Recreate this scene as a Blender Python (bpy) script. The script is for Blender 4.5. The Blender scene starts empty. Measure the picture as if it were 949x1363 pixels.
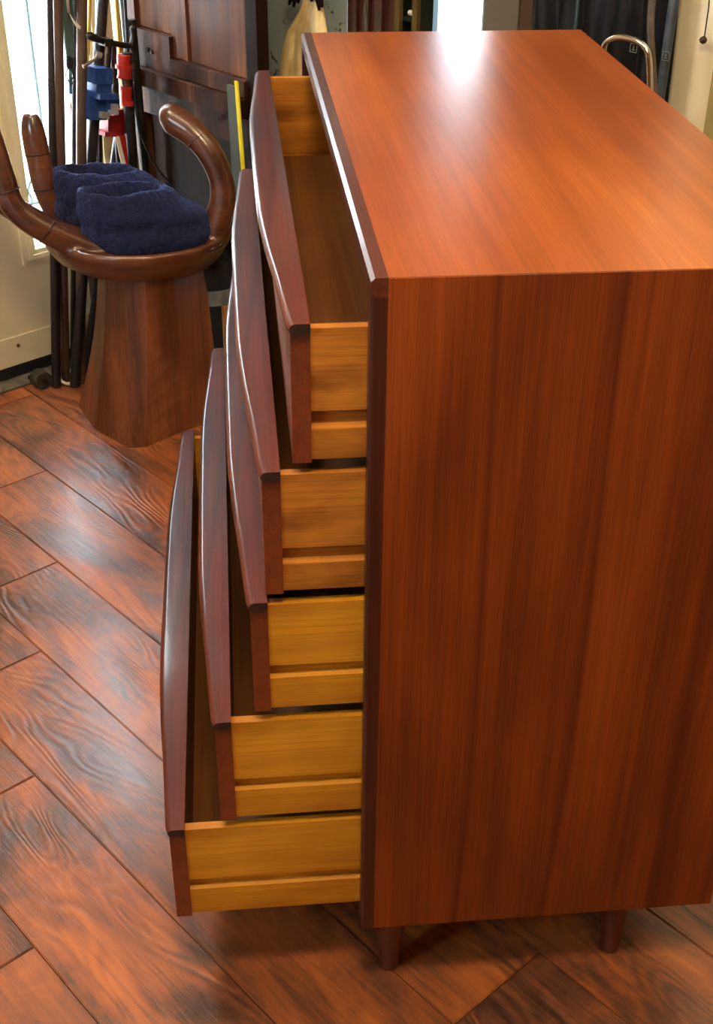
import bpy, bmesh, math, random
from mathutils import Vector, Matrix, noise
random.seed(7)
SC = bpy.context.scene
COL = SC.collection
V = Vector

# ------------------------------------------------------------------ camera
IMG_W, IMG_H, FPX = 949, 1363, 1672.73
cam_loc = V((-0.12619, -1.11703, 1.50504))
_y, _p, _r = [math.radians(a) for a in (5.85803, 32.21886, 0.55961)]
FW = V((math.sin(_y)*math.cos(_p), math.cos(_y)*math.cos(_p), -math.sin(_p)))
_R = V((math.cos(_y), -math.sin(_y), 0)); _U = _R.cross(FW)
RT = _R*math.cos(_r) + _U*math.sin(_r)
UP = -_R*math.sin(_r) + _U*math.cos(_r)
cd = bpy.data.cameras.new('camera'); cam = bpy.data.objects.new('camera', cd); COL.objects.link(cam)
cd.sensor_fit = 'HORIZONTAL'; cd.sensor_width = 36; cd.lens = FPX*36/IMG_W
cd.clip_start = .02
M = Matrix((RT, UP, -FW)).transposed().to_4x4(); M.translation = cam_loc
cam.matrix_world = M
SC.camera = cam

# room axes: A points right and away (across the planks), B points left and away (along them)
A = V((0.8018, 0.5976, 0)); B = V((-0.5976, 0.8018, 0)); Z = V((0, 0, 1))
ANG = math.atan2(A.y, A.x)
def R(a, b, z=0): return A*a + B*b + Z*z
def ray(px, py): return FW + RT*((px-474.5)/FPX) - UP*((py-681.5)/FPX)
def at(px, py, n, off):
    d = ray(px, py); return cam_loc + d*((off - cam_loc.dot(n))/d.dot(n))

# ------------------------------------------------------------------ world, lights, exposure
w = bpy.data.worlds.new('daylight'); SC.world = w; w.use_nodes = True
bg = w.node_tree.nodes['Background']; bg.inputs[0].default_value = (0.80, 0.92, 1.0, 1); bg.inputs[1].default_value = 36.0
def area(name, loc, target, size, power, color, size_y=None):
    l = bpy.data.lights.new(name, 'AREA'); l.energy = power; l.color = color
    l.shape = 'RECTANGLE'; l.size = size; l.size_y = size_y or size
    o = bpy.data.objects.new(name, l); COL.objects.link(o); o.location = loc
    o.rotation_euler = (V(target)-V(loc)).to_track_quat('-Z', 'Y').to_euler()
    return o
area('ceiling_lamp_front', (-0.1, -0.65, 2.5), (0.15, -0.2, 0), 0.3, 33, (1.0, 0.73, 0.41))
area('ceiling_lamp_middle', (-0.35, 0.40, 2.5), (-0.2, 0.3, 0), 0.3, 7, (1.0, 0.74, 0.42))
area('ceiling_lamp_left', (-0.95, 0.75, 2.5), (-0.3, 1.1, 0), 0.4, 22, (1.0, 0.82, 0.58))
area('ceiling_lamp_right', (0.75, 0.5, 2.5), (0.4, 0.6, 0), 0.6, 9, (1.0, 0.76, 0.44))
SC.view_settings.view_transform = 'Standard'; SC.view_settings.look = 'None'
SC.view_settings.exposure = 0.08; SC.view_settings.gamma = 1.0; SC.view_settings.use_curve_mapping = False

# ------------------------------------------------------------------ materials
def srgb(r, g, b):
    f = lambda c: (c/255)/12.92 if c/255 <= .04045 else ((c/255+.055)/1.055)**2.4
    return (f(r), f(g), f(b), 1)
def mat(name, col, rough=.5, metal=0, spec=.5, coat=0, coat_rough=.1, sheen=0):
    m = bpy.data.materials.new(name); m.use_nodes = True
    p = m.node_tree.nodes['Principled BSDF']
    p.inputs['Base Color'].default_value = col; p.inputs['Roughness'].default_value = rough
    p.inputs['Metallic'].default_value = metal; p.inputs['Specular IOR Level'].default_value = spec
    p.inputs['Coat Weight'].default_value = coat; p.inputs['Coat Roughness'].default_value = coat_rough
    p.inputs['Sheen Weight'].default_value = sheen
    return m
def N(m, t, **kw):
    n = m.node_tree.nodes.new(t)
    for k, v in kw.items(): setattr(n, k, v)
    return n
def L(m, a, b): m.node_tree.links.new(a, b)
def ramp(m, stops):
    r = N(m, 'ShaderNodeValToRGB'); e = r.color_ramp.elements
    while len(e) < len(stops): e.new(.5)
    for i, (p, c) in enumerate(stops): e[i].position = p; e[i].color = c
    return r
def mixc(m, fac, a, b, mode='MIX'):
    x = N(m, 'ShaderNodeMix', data_type='RGBA', blend_type=mode)
    if isinstance(fac, (int, float)): x.inputs[0].default_value = fac
    else: L(m, fac, x.inputs[0])
    for s, v in ((6, a), (7, b)):
        if isinstance(v, tuple): x.inputs[s].default_value = v
        else: L(m, v, x.inputs[s])
    return x.outputs[2]
def coords(m, scale, rot=(0, 0, 0), rnd=False):
    tc = N(m, 'ShaderNodeTexCoord'); out = tc.outputs['Object']
    if rnd:
        oi = N(m, 'ShaderNodeObjectInfo'); mu = N(m, 'ShaderNodeVectorMath', operation='MULTIPLY_ADD')
        cb = N(m, 'ShaderNodeCombineXYZ')
        for i in range(3): L(m, oi.outputs['Random'], cb.inputs[i])
        L(m, cb.outputs[0], mu.inputs[0]); mu.inputs[1].default_value = (37, 53, 11); L(m, out, mu.inputs[2]); out = mu.outputs[0]
    mp = N(m, 'ShaderNodeMapping'); L(m, out, mp.inputs[0]); mp.inputs['Scale'].default_value = scale; mp.inputs['Rotation'].default_value = rot
    return mp.outputs[0]
def noise_t(m, vec, scale, detail=4, dist=0, rough=.55):
    n = N(m, 'ShaderNodeTexNoise'); L(m, vec, n.inputs['Vector']); n.inputs['Scale'].default_value = scale
    n.inputs['Detail'].default_value = detail; n.inputs['Distortion'].default_value = dist; n.inputs['Roughness'].default_value = rough
    return n.outputs[0]
def bump(m, h, strength, dist=.002):
    b = N(m, 'ShaderNodeBump'); b.inputs['Strength'].default_value = strength; b.inputs['Distance'].default_value = dist
    L(m, h, b.inputs['Height']); L(m, b.outputs[0], m.node_tree.nodes['Principled BSDF'].inputs['Normal'])
def wood(name, dark, mid, light, grain='y', rough=.4, spec=.5, streak=.5, streak_col=None, fine=1.0, coat=0, coat_rough=.15, bstr=.15, rnd=False, patch=3.0, rot=(0, 0, 0)):
    """grain axis: long along that object axis"""
    m = mat(name, mid, rough, 0, spec, coat, coat_rough)
    ax = {'x': 0, 'y': 1, 'z': 2}[grain]
    def sc(a, b): s = [b]*3; s[ax] = a; return tuple(s)
    big = noise_t(m, coords(m, sc(.35, 1), rot, rnd), patch, 3, .4)
    mid_n = noise_t(m, coords(m, sc(.03, 1), rot, rnd), 38*fine, 5, .6)
    fin = noise_t(m, coords(m, sc(.012, 1), rot, rnd), 300*fine, 5, .2, .8)
    r1 = ramp(m, [(.3, dark), (.5, mid), (.7, light)]); 
    ma = N(m, 'ShaderNodeMath', operation='MULTIPLY_ADD'); L(m, mid_n, ma.inputs[0]); ma.inputs[1].default_value = .45
    mb = N(m, 'ShaderNodeMath', operation='MULTIPLY_ADD'); L(m, big, mb.inputs[0]); mb.inputs[1].default_value = .75; mb.inputs[2].default_value = -.28
    L(m, mb.outputs[0], ma.inputs[2])
    mc = N(m, 'ShaderNodeMath', operation='MULTIPLY_ADD'); L(m, fin, mc.inputs[0]); mc.inputs[1].default_value = .50; L(m, ma.outputs[0], mc.inputs[2])
    L(m, mc.outputs[0], r1.inputs[0]); md = N(m, 'ShaderNodeMath', operation='SUBTRACT'); 
    col = r1.outputs[0]
    mc2 = N(m, 'ShaderNodeMath', operation='SUBTRACT'); L(m, mc.outputs[0], mc2.inputs[0]); mc2.inputs[1].default_value = .15; L(m, mc2.outputs[0], r1.inputs[0])
    if streak:
        wv = N(m, 'ShaderNodeTexWave', wave_type='BANDS', bands_direction={'x': 'Y', 'y': 'X', 'z': 'X'}[grain], wave_profile='SAW')
        L(m, coords(m, sc(.10, 1), (rot[0], rot[1]+(.0), rot[2]), rnd), wv.inputs['Vector'])
        wv.inputs['Scale'].default_value = 2.3; wv.inputs['Distortion'].default_value = 5.5; wv.inputs['Detail'].default_value = 2.5
        wv.inputs['Detail Scale'].default_value = 1.4
        rs = ramp(m, [(.0, (1, 1, 1, 1)), (.06, (0, 0, 0, 1)), (.93, (0, 0, 0, 1)), (1, (.8, .8, .8, 1))])
        L(m, wv.outputs[1], rs.inputs[0])
        mm = N(m, 'ShaderNodeMath', operation='MULTIPLY'); L(m, rs.outputs[0], mm.inputs[0]); mm.inputs[1].default_value = streak
        col = mixc(m, mm.outputs[0], col, streak_col or dark)
    L(m, col, m.node_tree.nodes['Principled BSDF'].inputs['Base Color'])
    if bstr: bump(m, fin, bstr, .001)
    return m

def mottled(name, c1, c2, scale=6, rough=.6, metal=0, bs=.2, spec=.4, stretch=(1, 1, 1), rnd=False):
    m = mat(name, c1, rough, metal, spec)
    n = noise_t(m, coords(m, stretch, rnd=rnd), scale, 5, .3); r = ramp(m, [(.35, c1), (.65, c2)]); L(m, n, r.inputs[0])
    L(m, r.outputs[0], m.node_tree.nodes['Principled BSDF'].inputs['Base Color'])
    if bs: bump(m, n, bs, .002)
    return m
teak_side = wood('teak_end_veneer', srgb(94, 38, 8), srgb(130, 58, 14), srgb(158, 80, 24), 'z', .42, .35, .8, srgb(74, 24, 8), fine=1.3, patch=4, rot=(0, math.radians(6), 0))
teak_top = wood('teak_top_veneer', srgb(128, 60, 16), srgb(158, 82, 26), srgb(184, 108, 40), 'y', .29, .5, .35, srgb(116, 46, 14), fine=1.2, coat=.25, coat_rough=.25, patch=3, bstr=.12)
teak_dark = wood('teak_dark_lipping', srgb(58, 24, 12), srgb(84, 36, 18), srgb(108, 50, 26), 'y', .38, .5, 0, fine=1)
teak_dark_z = wood('teak_dark_edge', srgb(50, 20, 9), srgb(76, 30, 13), srgb(98, 42, 20), 'z', .42, .4, 0, fine=1)
pull_wood = wood('afrormosia_pull', srgb(50, 22, 18), srgb(92, 38, 24), srgb(136, 62, 36), 'y', .45, .18, .6, srgb(40, 17, 13), fine=.6, coat=.38, coat_rough=.10, bstr=.2)
end_grain = mottled('pull_end_grain', srgb(34, 18, 14), srgb(50, 26, 18), 60, .6, 0, .1)
front_wood = wood('drawer_front_teak', srgb(88, 38, 14), srgb(122, 56, 22), srgb(146, 72, 30), 'y', .4, .5, .2, fine=1)
oak = wood('drawer_side_wood', srgb(166, 104, 18), srgb(206, 142, 32), srgb(234, 172, 56), 'x', .5, .3, .2, srgb(136, 82, 22), fine=.8, bstr=.5, patch=9)
oak_brown = wood('drawer_side_wood_stained', srgb(128, 74, 22), srgb(186, 118, 38), srgb(212, 146, 58), 'x', .5, .3, .2, srgb(96, 54, 20), fine=.8, bstr=.5, patch=16)
oak_y = wood('drawer_back_wood', srgb(140, 84, 24), srgb(172, 110, 40), srgb(196, 132, 54), 'y', .5, .35, .2, srgb(128, 76, 24), fine=.9, bstr=.2)
ply = wood('drawer_bottom_board', srgb(84, 48, 18), srgb(108, 66, 26), srgb(128, 82, 34), 'y', .55, .3, .15, fine=1, bstr=.15)
carcass_mat = mat('carcass_inside', srgb(60, 32, 16), .7)
lipping_gloss = wood('teak_dark_lipping_gloss', srgb(58, 24, 12), srgb(88, 38, 18), srgb(112, 52, 26), 'y', .34, .5, 0, fine=1, coat=.5, coat_rough=.15)
leg_mat = wood('leg_wood', srgb(70, 28, 12), srgb(100, 42, 18), srgb(128, 60, 28), 'z', .4, .5, 0)

# floor plank: hand scraped, dark reddish with orange patches
def plank_material():
    m = mat('plank_wood', srgb(100, 50, 30), .33, 0, .5, .2, .2)
    v1 = coords(m, (.55, 1.2, 1), rnd=True)
    n1 = noise_t(m, v1, 6, 6, 1.0, .62)
    v2 = coords(m, (.07, 1, 1), rnd=True); n2 = noise_t(m, v2, 70, 6, 1.6, .7)
    # contour-line figure: iso-lines of a stretched noise, only in patches
    cn = noise_t(m, coords(m, (.28, 1, 1), rnd=True), 6.5, 2, .5, .45)
    k1 = N(m, 'ShaderNodeMath', operation='MULTIPLY'); L(m, cn, k1.inputs[0]); k1.inputs[1].default_value = 150
    sn = N(m, 'ShaderNodeMath', operation='SINE'); L(m, k1.outputs[0], sn.inputs[0])
    mk = N(m, 'ShaderNodeMapRange'); L(m, noise_t(m, coords(m, (.5, 1, 1), rnd=True), 5.5, 2), mk.inputs[0]); mk.inputs[1].default_value = .42; mk.inputs[2].default_value = .56
    ct = N(m, 'ShaderNodeMath', operation='MULTIPLY'); L(m, sn.outputs[0], ct.inputs[0]); L(m, mk.outputs[0], ct.inputs[1])
    r = ramp(m, [(.32, srgb(66, 42, 32)), (.44, srgb(108, 66, 44)), (.54, srgb(148, 84, 46)), (.68, srgb(182, 104, 48))])
    a = N(m, 'ShaderNodeMath', operation='MULTIPLY_ADD'); L(m, n1, a.inputs[0]); a.inputs[1].default_value = .92; a.inputs[2].default_value = -.14
    b = N(m, 'ShaderNodeMath', operation='MULTIPLY_ADD'); L(m, n2, b.inputs[0]); b.inputs[1].default_value = .36; L(m, a.outputs[0], b.inputs[2])
    c = N(m, 'ShaderNodeMath', operation='MULTIPLY_ADD'); L(m, ct.outputs[0], c.inputs[0]); c.inputs[1].default_value = .045; L(m, b.outputs[0], c.inputs[2])
    L(m, c.outputs[0], r.inputs[0])
    hs = N(m, 'ShaderNodeHueSaturation'); oi = N(m, 'ShaderNodeObjectInfo'); vr = N(m, 'ShaderNodeMapRange')
    L(m, oi.outputs['Random'], vr.inputs[0]); vr.inputs[3].default_value = .88; vr.inputs[4].default_value = 1.12
    L(m, vr.outputs[0], hs.inputs['Value']); L(m, r.outputs[0], hs.inputs['Color'])
    L(m, hs.outputs[0], m.node_tree.nodes['Principled BSDF'].inputs['Base Color'])
    rr = N(m, 'ShaderNodeMapRange'); L(m, n1, rr.inputs[0]); rr.inputs[3].default_value = .24; rr.inputs[4].default_value = .42
    L(m, rr.outputs[0], m.node_tree.nodes['Principled BSDF'].inputs['Roughness'])
    h = N(m, 'ShaderNodeMath', operation='MULTIPLY_ADD'); L(m, ct.outputs[0], h.inputs[0]); h.inputs[1].default_value = .34; L(m, n2, h.inputs[2])
    bump(m, h.outputs[0], .5, .0016)
    return m
plank_mat = plank_material()

cream = mottled('cream_paint', srgb(206, 196, 160), srgb(220, 210, 176), 3, .55, bs=.05)
cream_bright = mottled('cream_blind', srgb(250, 242, 214), srgb(253, 247, 226), 3, .6, bs=.03)
beige_wall = mottled('beige_wall_paint', srgb(176, 156, 122), srgb(188, 168, 134), 4, .7, bs=.05)
ceil_mat = mottled('ceiling_paint', srgb(214, 206, 190), srgb(222, 214, 200), 4, .8, bs=.03)
threshold_metal = mottled('aged_aluminium', srgb(120, 112, 96), srgb(84, 78, 64), 30, .5, .6, .2)
dark_metal = mottled('dark_steel', srgb(38, 36, 34), srgb(62, 54, 46), 25, .45, .7, .15)
pipe_dark = mottled('black_iron_pipe', srgb(36, 34, 36), srgb(58, 52, 50), 18, .42, .5, .1, stretch=(1, 1, .15))
pipe_brown = mottled('brown_iron_pipe', srgb(84, 66, 56), srgb(104, 84, 72), 18, .45, .4, .1, stretch=(1, 1, .15))
pipe_gold = mottled('brass_tube', srgb(170, 128, 56), srgb(196, 156, 80), 12, .35, .7, .05, stretch=(1, 1, .15))
pipe_silver = mat('bright_steel', srgb(190, 200, 205), .22, .9)
teal = mottled('teal_tube', srgb(58, 84, 82), srgb(90, 116, 110), 14, .35, 0, .05, stretch=(1, 1, .1))
blue_iron = mottled('blue_enamel', srgb(32, 58, 118), srgb(48, 80, 142), 20, .4, .1, .2)
red_iron = mottled('red_enamel', srgb(150, 30, 22), srgb(180, 48, 34), 20, .38, .1, .2)
paper = mat('tag_paper', srgb(214, 206, 196), .8)
black_plastic = mottled('black_plastic', srgb(16, 18, 22), srgb(30, 34, 40), 8, .3, 0, .3)
black_rubber = mat('black_rubber', srgb(18, 20, 24), .5)
label_grey = mottled('grey_label', srgb(120, 126, 124), srgb(80, 88, 88), 70, .6, 0, 0, stretch=(1, 1, .4))
yellow_paint = mat('yellow_paint', srgb(238, 226, 20), .45)
grey_green = mottled('grey_green_plastic', srgb(66, 76, 70), srgb(84, 92, 84), 10, .5)
chair_wood = wood('carved_monkeypod', srgb(58, 28, 14), srgb(96, 54, 30), srgb(138, 88, 52), 'x', .3, .5, .4, srgb(46, 22, 12), fine=.5, coat=.6, coat_rough=.18, patch=5, bstr=.08)
stump_wood = wood('carved_block', srgb(76, 40, 20), srgb(122, 70, 38), srgb(160, 102, 60), 'z', .38, .5, .6, srgb(66, 32, 16), fine=.45, coat=.2, coat_rough=.25, patch=6, bstr=.1)
antique = wood('antique_dark_oak', srgb(34, 18, 11), srgb(72, 42, 26), srgb(124, 80, 52), 'z', .5, .16, .5, srgb(20, 10, 7), fine=.5, rot=(math.radians(90), 0, 0), coat=.0, coat_rough=.2, patch=8, bstr=.5)
antique_z = wood('antique_stile_oak', srgb(62, 34, 20), srgb(108, 66, 42), srgb(150, 100, 68), 'z', .5, .25, .6, srgb(44, 24, 14), fine=.5, coat=.0, coat_rough=.2, patch=6, bstr=.4)
antique_dk = wood('antique_edge_oak', srgb(24, 13, 9), srgb(44, 25, 17), srgb(66, 38, 24), 'z', .6, .12, 0, fine=.5, bstr=.4)
post_wood = wood('red_brown_post', srgb(48, 22, 16), srgb(84, 40, 24), srgb(124, 62, 34), 'z', .35, .5, .7, srgb(40, 18, 16), fine=.9, coat=.3, coat_rough=.15, patch=8)
gilt = mottled('gilded_edge', srgb(120, 100, 56), srgb(84, 82, 44), 12, .4, .4, .1)
green_dark = mottled('dark_green_paint', srgb(22, 30, 24), srgb(38, 48, 38), 10, .35)
grey_brown = mottled('grey_brown_board', srgb(108, 98, 82), srgb(120, 110, 92), 5, .5, 0, .05, stretch=(1, 1, .3))
brown_board = mottled('brown_board', srgb(78, 60, 44), srgb(92, 70, 50), 5, .5, 0, .05, stretch=(1, 1, .3))
chrome = mat('chrome', srgb(215, 215, 212), .14, 1)
strap_mat = mottled('grey_webbing', srgb(70, 62, 56), srgb(92, 82, 72), 60, .7)
towel_mat = mottled('cream_towel', srgb(244, 220, 156), srgb(252, 236, 186), 40, .9, 0, .5)
frame_white = mat('window_frame_paint', srgb(190, 216, 232), .4)
iron = mat('wrought_iron', srgb(70, 92, 104), .5, .3)
glass = mat('window_glass', (1, 1, 1, 1), .02); glass.node_tree.nodes['Principled BSDF'].inputs['Transmission Weight'].default_value = 1; glass.node_tree.nodes['Principled BSDF'].inputs['IOR'].default_value = 1.0
cork = mottled('tan_wood_stick', srgb(176, 132, 72), srgb(150, 108, 56), 20, .6)
pave = mottled('outside_paving', srgb(190, 190, 186), srgb(205, 205, 200), 3, .9)
# peeling pale blue paint
peel = mat('peeling_blue_paint', srgb(150, 168, 176), .55)
_n = noise_t(peel, coords(peel, (1, 1, 1)), 22, 4, .8); _r2 = ramp(peel, [(.0, srgb(186, 202, 210)), (.62, srgb(172, 190, 198)), (.66, srgb(86, 70, 66)), (1, srgb(70, 50, 46))])
L(peel, _n, _r2.inputs[0]); L(peel, _r2.outputs[0], peel.node_tree.nodes['Principled BSDF'].inputs['Base Color'])
fuzz = mottled('navy_terry', srgb(8, 14, 42), srgb(18, 28, 66), 90, .95, 0, 0)
fuzz.node_tree.nodes['Principled BSDF'].inputs['Sheen Weight'].default_value = .6
fuzz.node_tree.nodes['Principled BSDF'].inputs['Sheen Tint'].default_value = srgb(90, 110, 190)
fuzz.node_tree.nodes['Principled BSDF'].inputs['Sheen Roughness'].default_value = .5
bump(fuzz, noise_t(fuzz, coords(fuzz, (1, 1, 1)), 320, 3), 1.0, .004)

# ------------------------------------------------------------------ object helpers (geometry is given in world metres)
WL = {}
def obj(name, bm, m, parent=None, origin=None, smooth=False, bevel=0, segs=2, angle=None):
    if bevel:
        bmesh.ops.bevel(bm, geom=[e for e in bm.edges if e.is_manifold and e.calc_face_angle(0) > .5], offset=bevel, segments=segs, affect='EDGES', profile=.5)
    bmesh.ops.recalc_face_normals(bm, faces=bm.faces)
    vs = [v.co for v in bm.verts]
    if origin is None:
        lo = V([min(v[i] for v in vs) for i in range(3)]); hi = V([max(v[i] for v in vs) for i in range(3)])
        origin = V(((lo.x+hi.x)/2, (lo.y+hi.y)/2, lo.z))
    origin = V(origin)
    bmesh.ops.translate(bm, verts=bm.verts, vec=-origin)
    me = bpy.data.meshes.new(name); bm.to_mesh(me); bm.free()
    me.materials.append(m)
    if smooth:
        for p in me.polygons: p.use_smooth = True
        if angle: me.set_sharp_from_angle(angle=math.radians(angle))
    o = bpy.data.objects.new(name, me); COL.objects.link(o)
    put(o, origin, parent); return o
def put(o, origin, parent=None):
    WL[o.name] = V(origin)
    if parent: o.parent = parent; o.location = V(origin) - WL[parent.name]
    else: o.location = origin
def tag(o, label=None, cat=None, group=None, kind=None):
    if label: o['label'] = label
    if cat: o['category'] = cat
    if group: o['group'] = group
    if kind: o['kind'] = kind
    return o
def thing(name, label, cat, loc, group=None):
    o = bpy.data.objects.new(name, None); COL.objects.link(o); o.empty_display_size = .05
    put(o, loc); return tag(o, label, cat, group)
def struct(name, bm, m, **k): return tag(obj(name, bm, m, **k), kind='structure')
def box(x0, x1, y0, y1, z0, z1, bm=None):
    bm = bm or bmesh.new()
    vs = [bm.verts.new((x, y, z)) for x in (x0, x1) for y in (y0, y1) for z in (z0, z1)]
    for f in ((0, 1, 3, 2), (4, 6, 7, 5), (0, 4, 5, 1), (2, 3, 7, 6), (0, 2, 6, 4), (1, 5, 7, 3)): bm.faces.new([vs[i] for i in f])
    return bm
def rbox(a0, a1, b0, b1, z0, z1, bm=None):
    """box in room axes"""
    bm = bm or bmesh.new()
    vs = [bm.verts.new(R(a, b, z)) for a in (a0, a1) for b in (b0, b1) for z in (z0, z1)]
    for f in ((0, 1, 3, 2), (4, 6, 7, 5), (0, 4, 5, 1), (2, 3, 7, 6), (0, 2, 6, 4), (1, 5, 7, 3)): bm.faces.new([vs[i] for i in f])
    return bm
def prism(pts, vec, bm=None):
    """closed polygon of 3d points extruded by vec"""
    bm = bm or bmesh.new(); vec = V(vec)
    a = [bm.verts.new(V(p)) for p in pts]; b = [bm.verts.new(V(p)+vec) for p in pts]
    bm.faces.new(a); bm.faces.new(b[::-1]); n = len(pts)
    for i in range(n): bm.faces.new((a[i], a[(i+1) % n], b[(i+1) % n], b[i]))
    return bm
def tube(path, rad, seg=12, bm=None, flat=1.0, ref=None, cap=True):
    """tube along world points; rad number or list; elliptical when flat != 1"""
    bm = bm or bmesh.new(); path = [V(p) for p in path]; n = len(path)
    rad = rad if isinstance(rad, (list, tuple)) else [rad]*n
    rings = []; ref = V(ref) if ref else None
    for i, p in enumerate(path):
        t = (path[min(i+1, n-1)] - path[max(i-1, 0)]).normalized()
        if ref is None: ref = t.orthogonal()
        u = (ref - t*ref.dot(t)).normalized(); ref = u.copy(); v = t.cross(u)
        rings.append([bm.verts.new(p + (u*math.cos(k*2*math.pi/seg)*flat + v*math.sin(k*2*math.pi/seg))*rad[i]) for k in range(seg)])
    for a, b in zip(rings, rings[1:]):
        for k in range(seg): bm.faces.new((a[k], a[(k+1) % seg], b[(k+1) % seg], b[k]))
    if cap: bm.faces.new(rings[0][::-1]); bm.faces.new(rings[-1])
    return bm
def spline(pts, n=6):
    """Catmull-Rom through points (of any dimension)"""
    P = [tuple(p) for p in pts]; P = [P[0]] + P + [P[-1]]; out = []
    for i in range(1, len(P)-2):
        for k in range(n):
            t = k/n
            out.append(tuple(.5*((2*b)+(-a+c)*t+(2*a-5*b+4*c-d)*t*t+(-a+3*b-3*c+d)*t**3) for a, b, c, d in zip(P[i-1], P[i], P[i+1], P[i+2])))
    out.append(P[-2]); return out
def rings_mesh(rings, seg=32, bm=None, rotz=0, center=(0, 0, 0)):
    """stack of ellipses (cx, cy, rx, ry, z); first and last closed"""
    bm = bm or bmesh.new(); c = V(center); RR = []
    cs, sn = math.cos(rotz), math.sin(rotz)
    for cx, cy, rx, ry, z in rings:
        row = []
        for k in range(seg):
            a = 2*math.pi*k/seg; x = cx+rx*math.cos(a); y = cy+ry*math.sin(a)
            row.append(bm.verts.new(c+V((x*cs-y*sn, x*sn+y*cs, z))))
        RR.append(row)
    for a, b in zip(RR, RR[1:]):
        for k in range(seg): bm.faces.new((a[k], a[(k+1) % seg], b[(k+1) % seg], b[k]))
    bm.faces.new(RR[0][::-1]); bm.faces.new(RR[-1]); return bm
def lathe(prof, center, seg=20, bm=None): return rings_mesh([(0, 0, r, r, z) for r, z in prof], seg, bm, 0, center)
def evaluated(bm, mods):
    """run modifiers on a bmesh and give the resulting bmesh back"""
    me = bpy.data.meshes.new('tmp'); bm.to_mesh(me); bm.free(); o = bpy.data.objects.new('tmp', me); COL.objects.link(o)
    for t, kw in mods:
        md = o.modifiers.new(t, t)
        for k, v in kw.items(): setattr(md, k, v)
    dg = bpy.context.evaluated_depsgraph_get(); dg.update()
    em = o.evaluated_get(dg).to_mesh(); out = bmesh.new(); out.from_mesh(em); o.evaluated_get(dg).to_mesh_clear()
    bpy.data.objects.remove(o); bpy.data.meshes.remove(me); return out

# ------------------------------------------------------------------ room shell
AMIN, AMAX, BMIN, BMAX, CEIL = -2.6, 1.72, -2.6, 2.05, 2.6
fl = struct('floor', rbox(AMIN, AMAX, BMIN, BMAX, -.05, -.012), mat('underlay', srgb(30, 20, 14), .9))
PW = .1795
first = {-2: .375, -1: .683, 0: .97, 1: 1.21, 2: 1.56, -3: .10, 3: 1.93, 4: .80}; plank_len = {1: 1.33}     # b of the board ends, row by row
for row in range(-15, 10):
    a0 = -.116 + row*PW; a1 = a0+PW
    if a1 > AMAX+.001: a1 = AMAX
    if a0 >= AMAX or a0 < AMIN: continue
    j = first.get(row+0, (row*.437) % 1.215)
    if row+0 not in first: j = (row*.437) % 1.215
    PL = plank_len.get(row, 1.215); b = j - 4*PL
    while b < BMAX:
        b0, b1 = max(b, BMIN), min(b+PL, BMAX-.003); b += PL
        if b1-b0 < .03: continue
        g = .0007
        bm = box(g, b1-b0-g, g, a1-a0-g, -.012, 0)
        bmesh.ops.bevel(bm, geom=[e for e in bm.edges if min(v.co.z for v in e.verts) > -.001], offset=.0016, segments=2, affect='EDGES')
        bmesh.ops.recalc_face_normals(bm, faces=bm.faces)
        me = bpy.data.meshes.new('plank'); bm.to_mesh(me); bm.free(); me.materials.append(plank_mat)
        o = bpy.data.objects.new('plank', me); COL.objects.link(o)
        put(o, R(a1, b0), fl); o.rotation_euler.z = ANG+math.pi/2
struct('ceiling', rbox(AMIN, AMAX+.1, BMIN, BMAX+.1, CEIL, CEIL+.1), ceil_mat)
# far-left wall holds the door; right wall holds a narrow window; one more opening, unseen, is added on the left for fill light
DA0, DA1, DH = .38, 1.0, 2.05            # door leaf between these a values
bm = rbox(AMIN, DA0-.03, BMAX, BMAX+.1, 0, CEIL); rbox(DA1+.03, AMAX, BMAX, BMAX+.1, 0, CEIL, bm); rbox(DA0-.03, DA1+.03, BMAX, BMAX+.1, DH+.03, CEIL, bm)
struct('wall_back', bm, beige_wall)
WB0, WB1, WZ0, WZ1 = 1.36, 1.64, .55, 1.40
bm = rbox(AMAX, AMAX+.1, BMIN, WB0, 0, CEIL); rbox(AMAX, AMAX+.1, WB1, BMAX+.1, 0, CEIL, bm); rbox(AMAX, AMAX+.1, WB0, WB1, 0, WZ0, bm); rbox(AMAX, AMAX+.1, WB0, WB1, WZ1, CEIL, bm)
struct('wall_right', bm, beige_wall)
LB0, LB1, LZ0, LZ1 = .1, .7, 1.45, 2.1
bm = rbox(AMIN-.1, AMIN, BMIN, LB0, 0, CEIL); rbox(AMIN-.1, AMIN, LB1, BMAX+.1, 0, CEIL, bm); rbox(AMIN-.1, AMIN, LB0, LB1, 0, LZ0, bm); rbox(AMIN-.1, AMIN, LB0, LB1, LZ1, CEIL, bm)
struct('wall_left', bm, beige_wall)
struct('wall_front', rbox(AMIN, AMAX+.1, BMIN-.1, BMIN, 0, CEIL), beige_wall)
struct('ground_outside', rbox(-7, 8, BMAX+.12, 9, -.3, -.2, None), pave)

# window in the right wall
bm = bmesh.new()
for (b0, b1, z0, z1) in ((WB0, WB0+.04, WZ0, WZ1), (WB1-.04, WB1, WZ0, WZ1), (WB0, WB1, WZ0, WZ0+.05), (WB0, WB1, WZ1-.05, WZ1), (1.43, 1.445, WZ0, WZ1)): rbox(AMAX+.005, AMAX+.06, b0, b1, z0, z1, bm)
win = struct('window_1', bm, frame_white)
obj('pane', rbox(AMAX+.03, AMAX+.034, WB0+.02, WB1-.02, WZ0+.02, WZ1-.02), glass, win)
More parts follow.
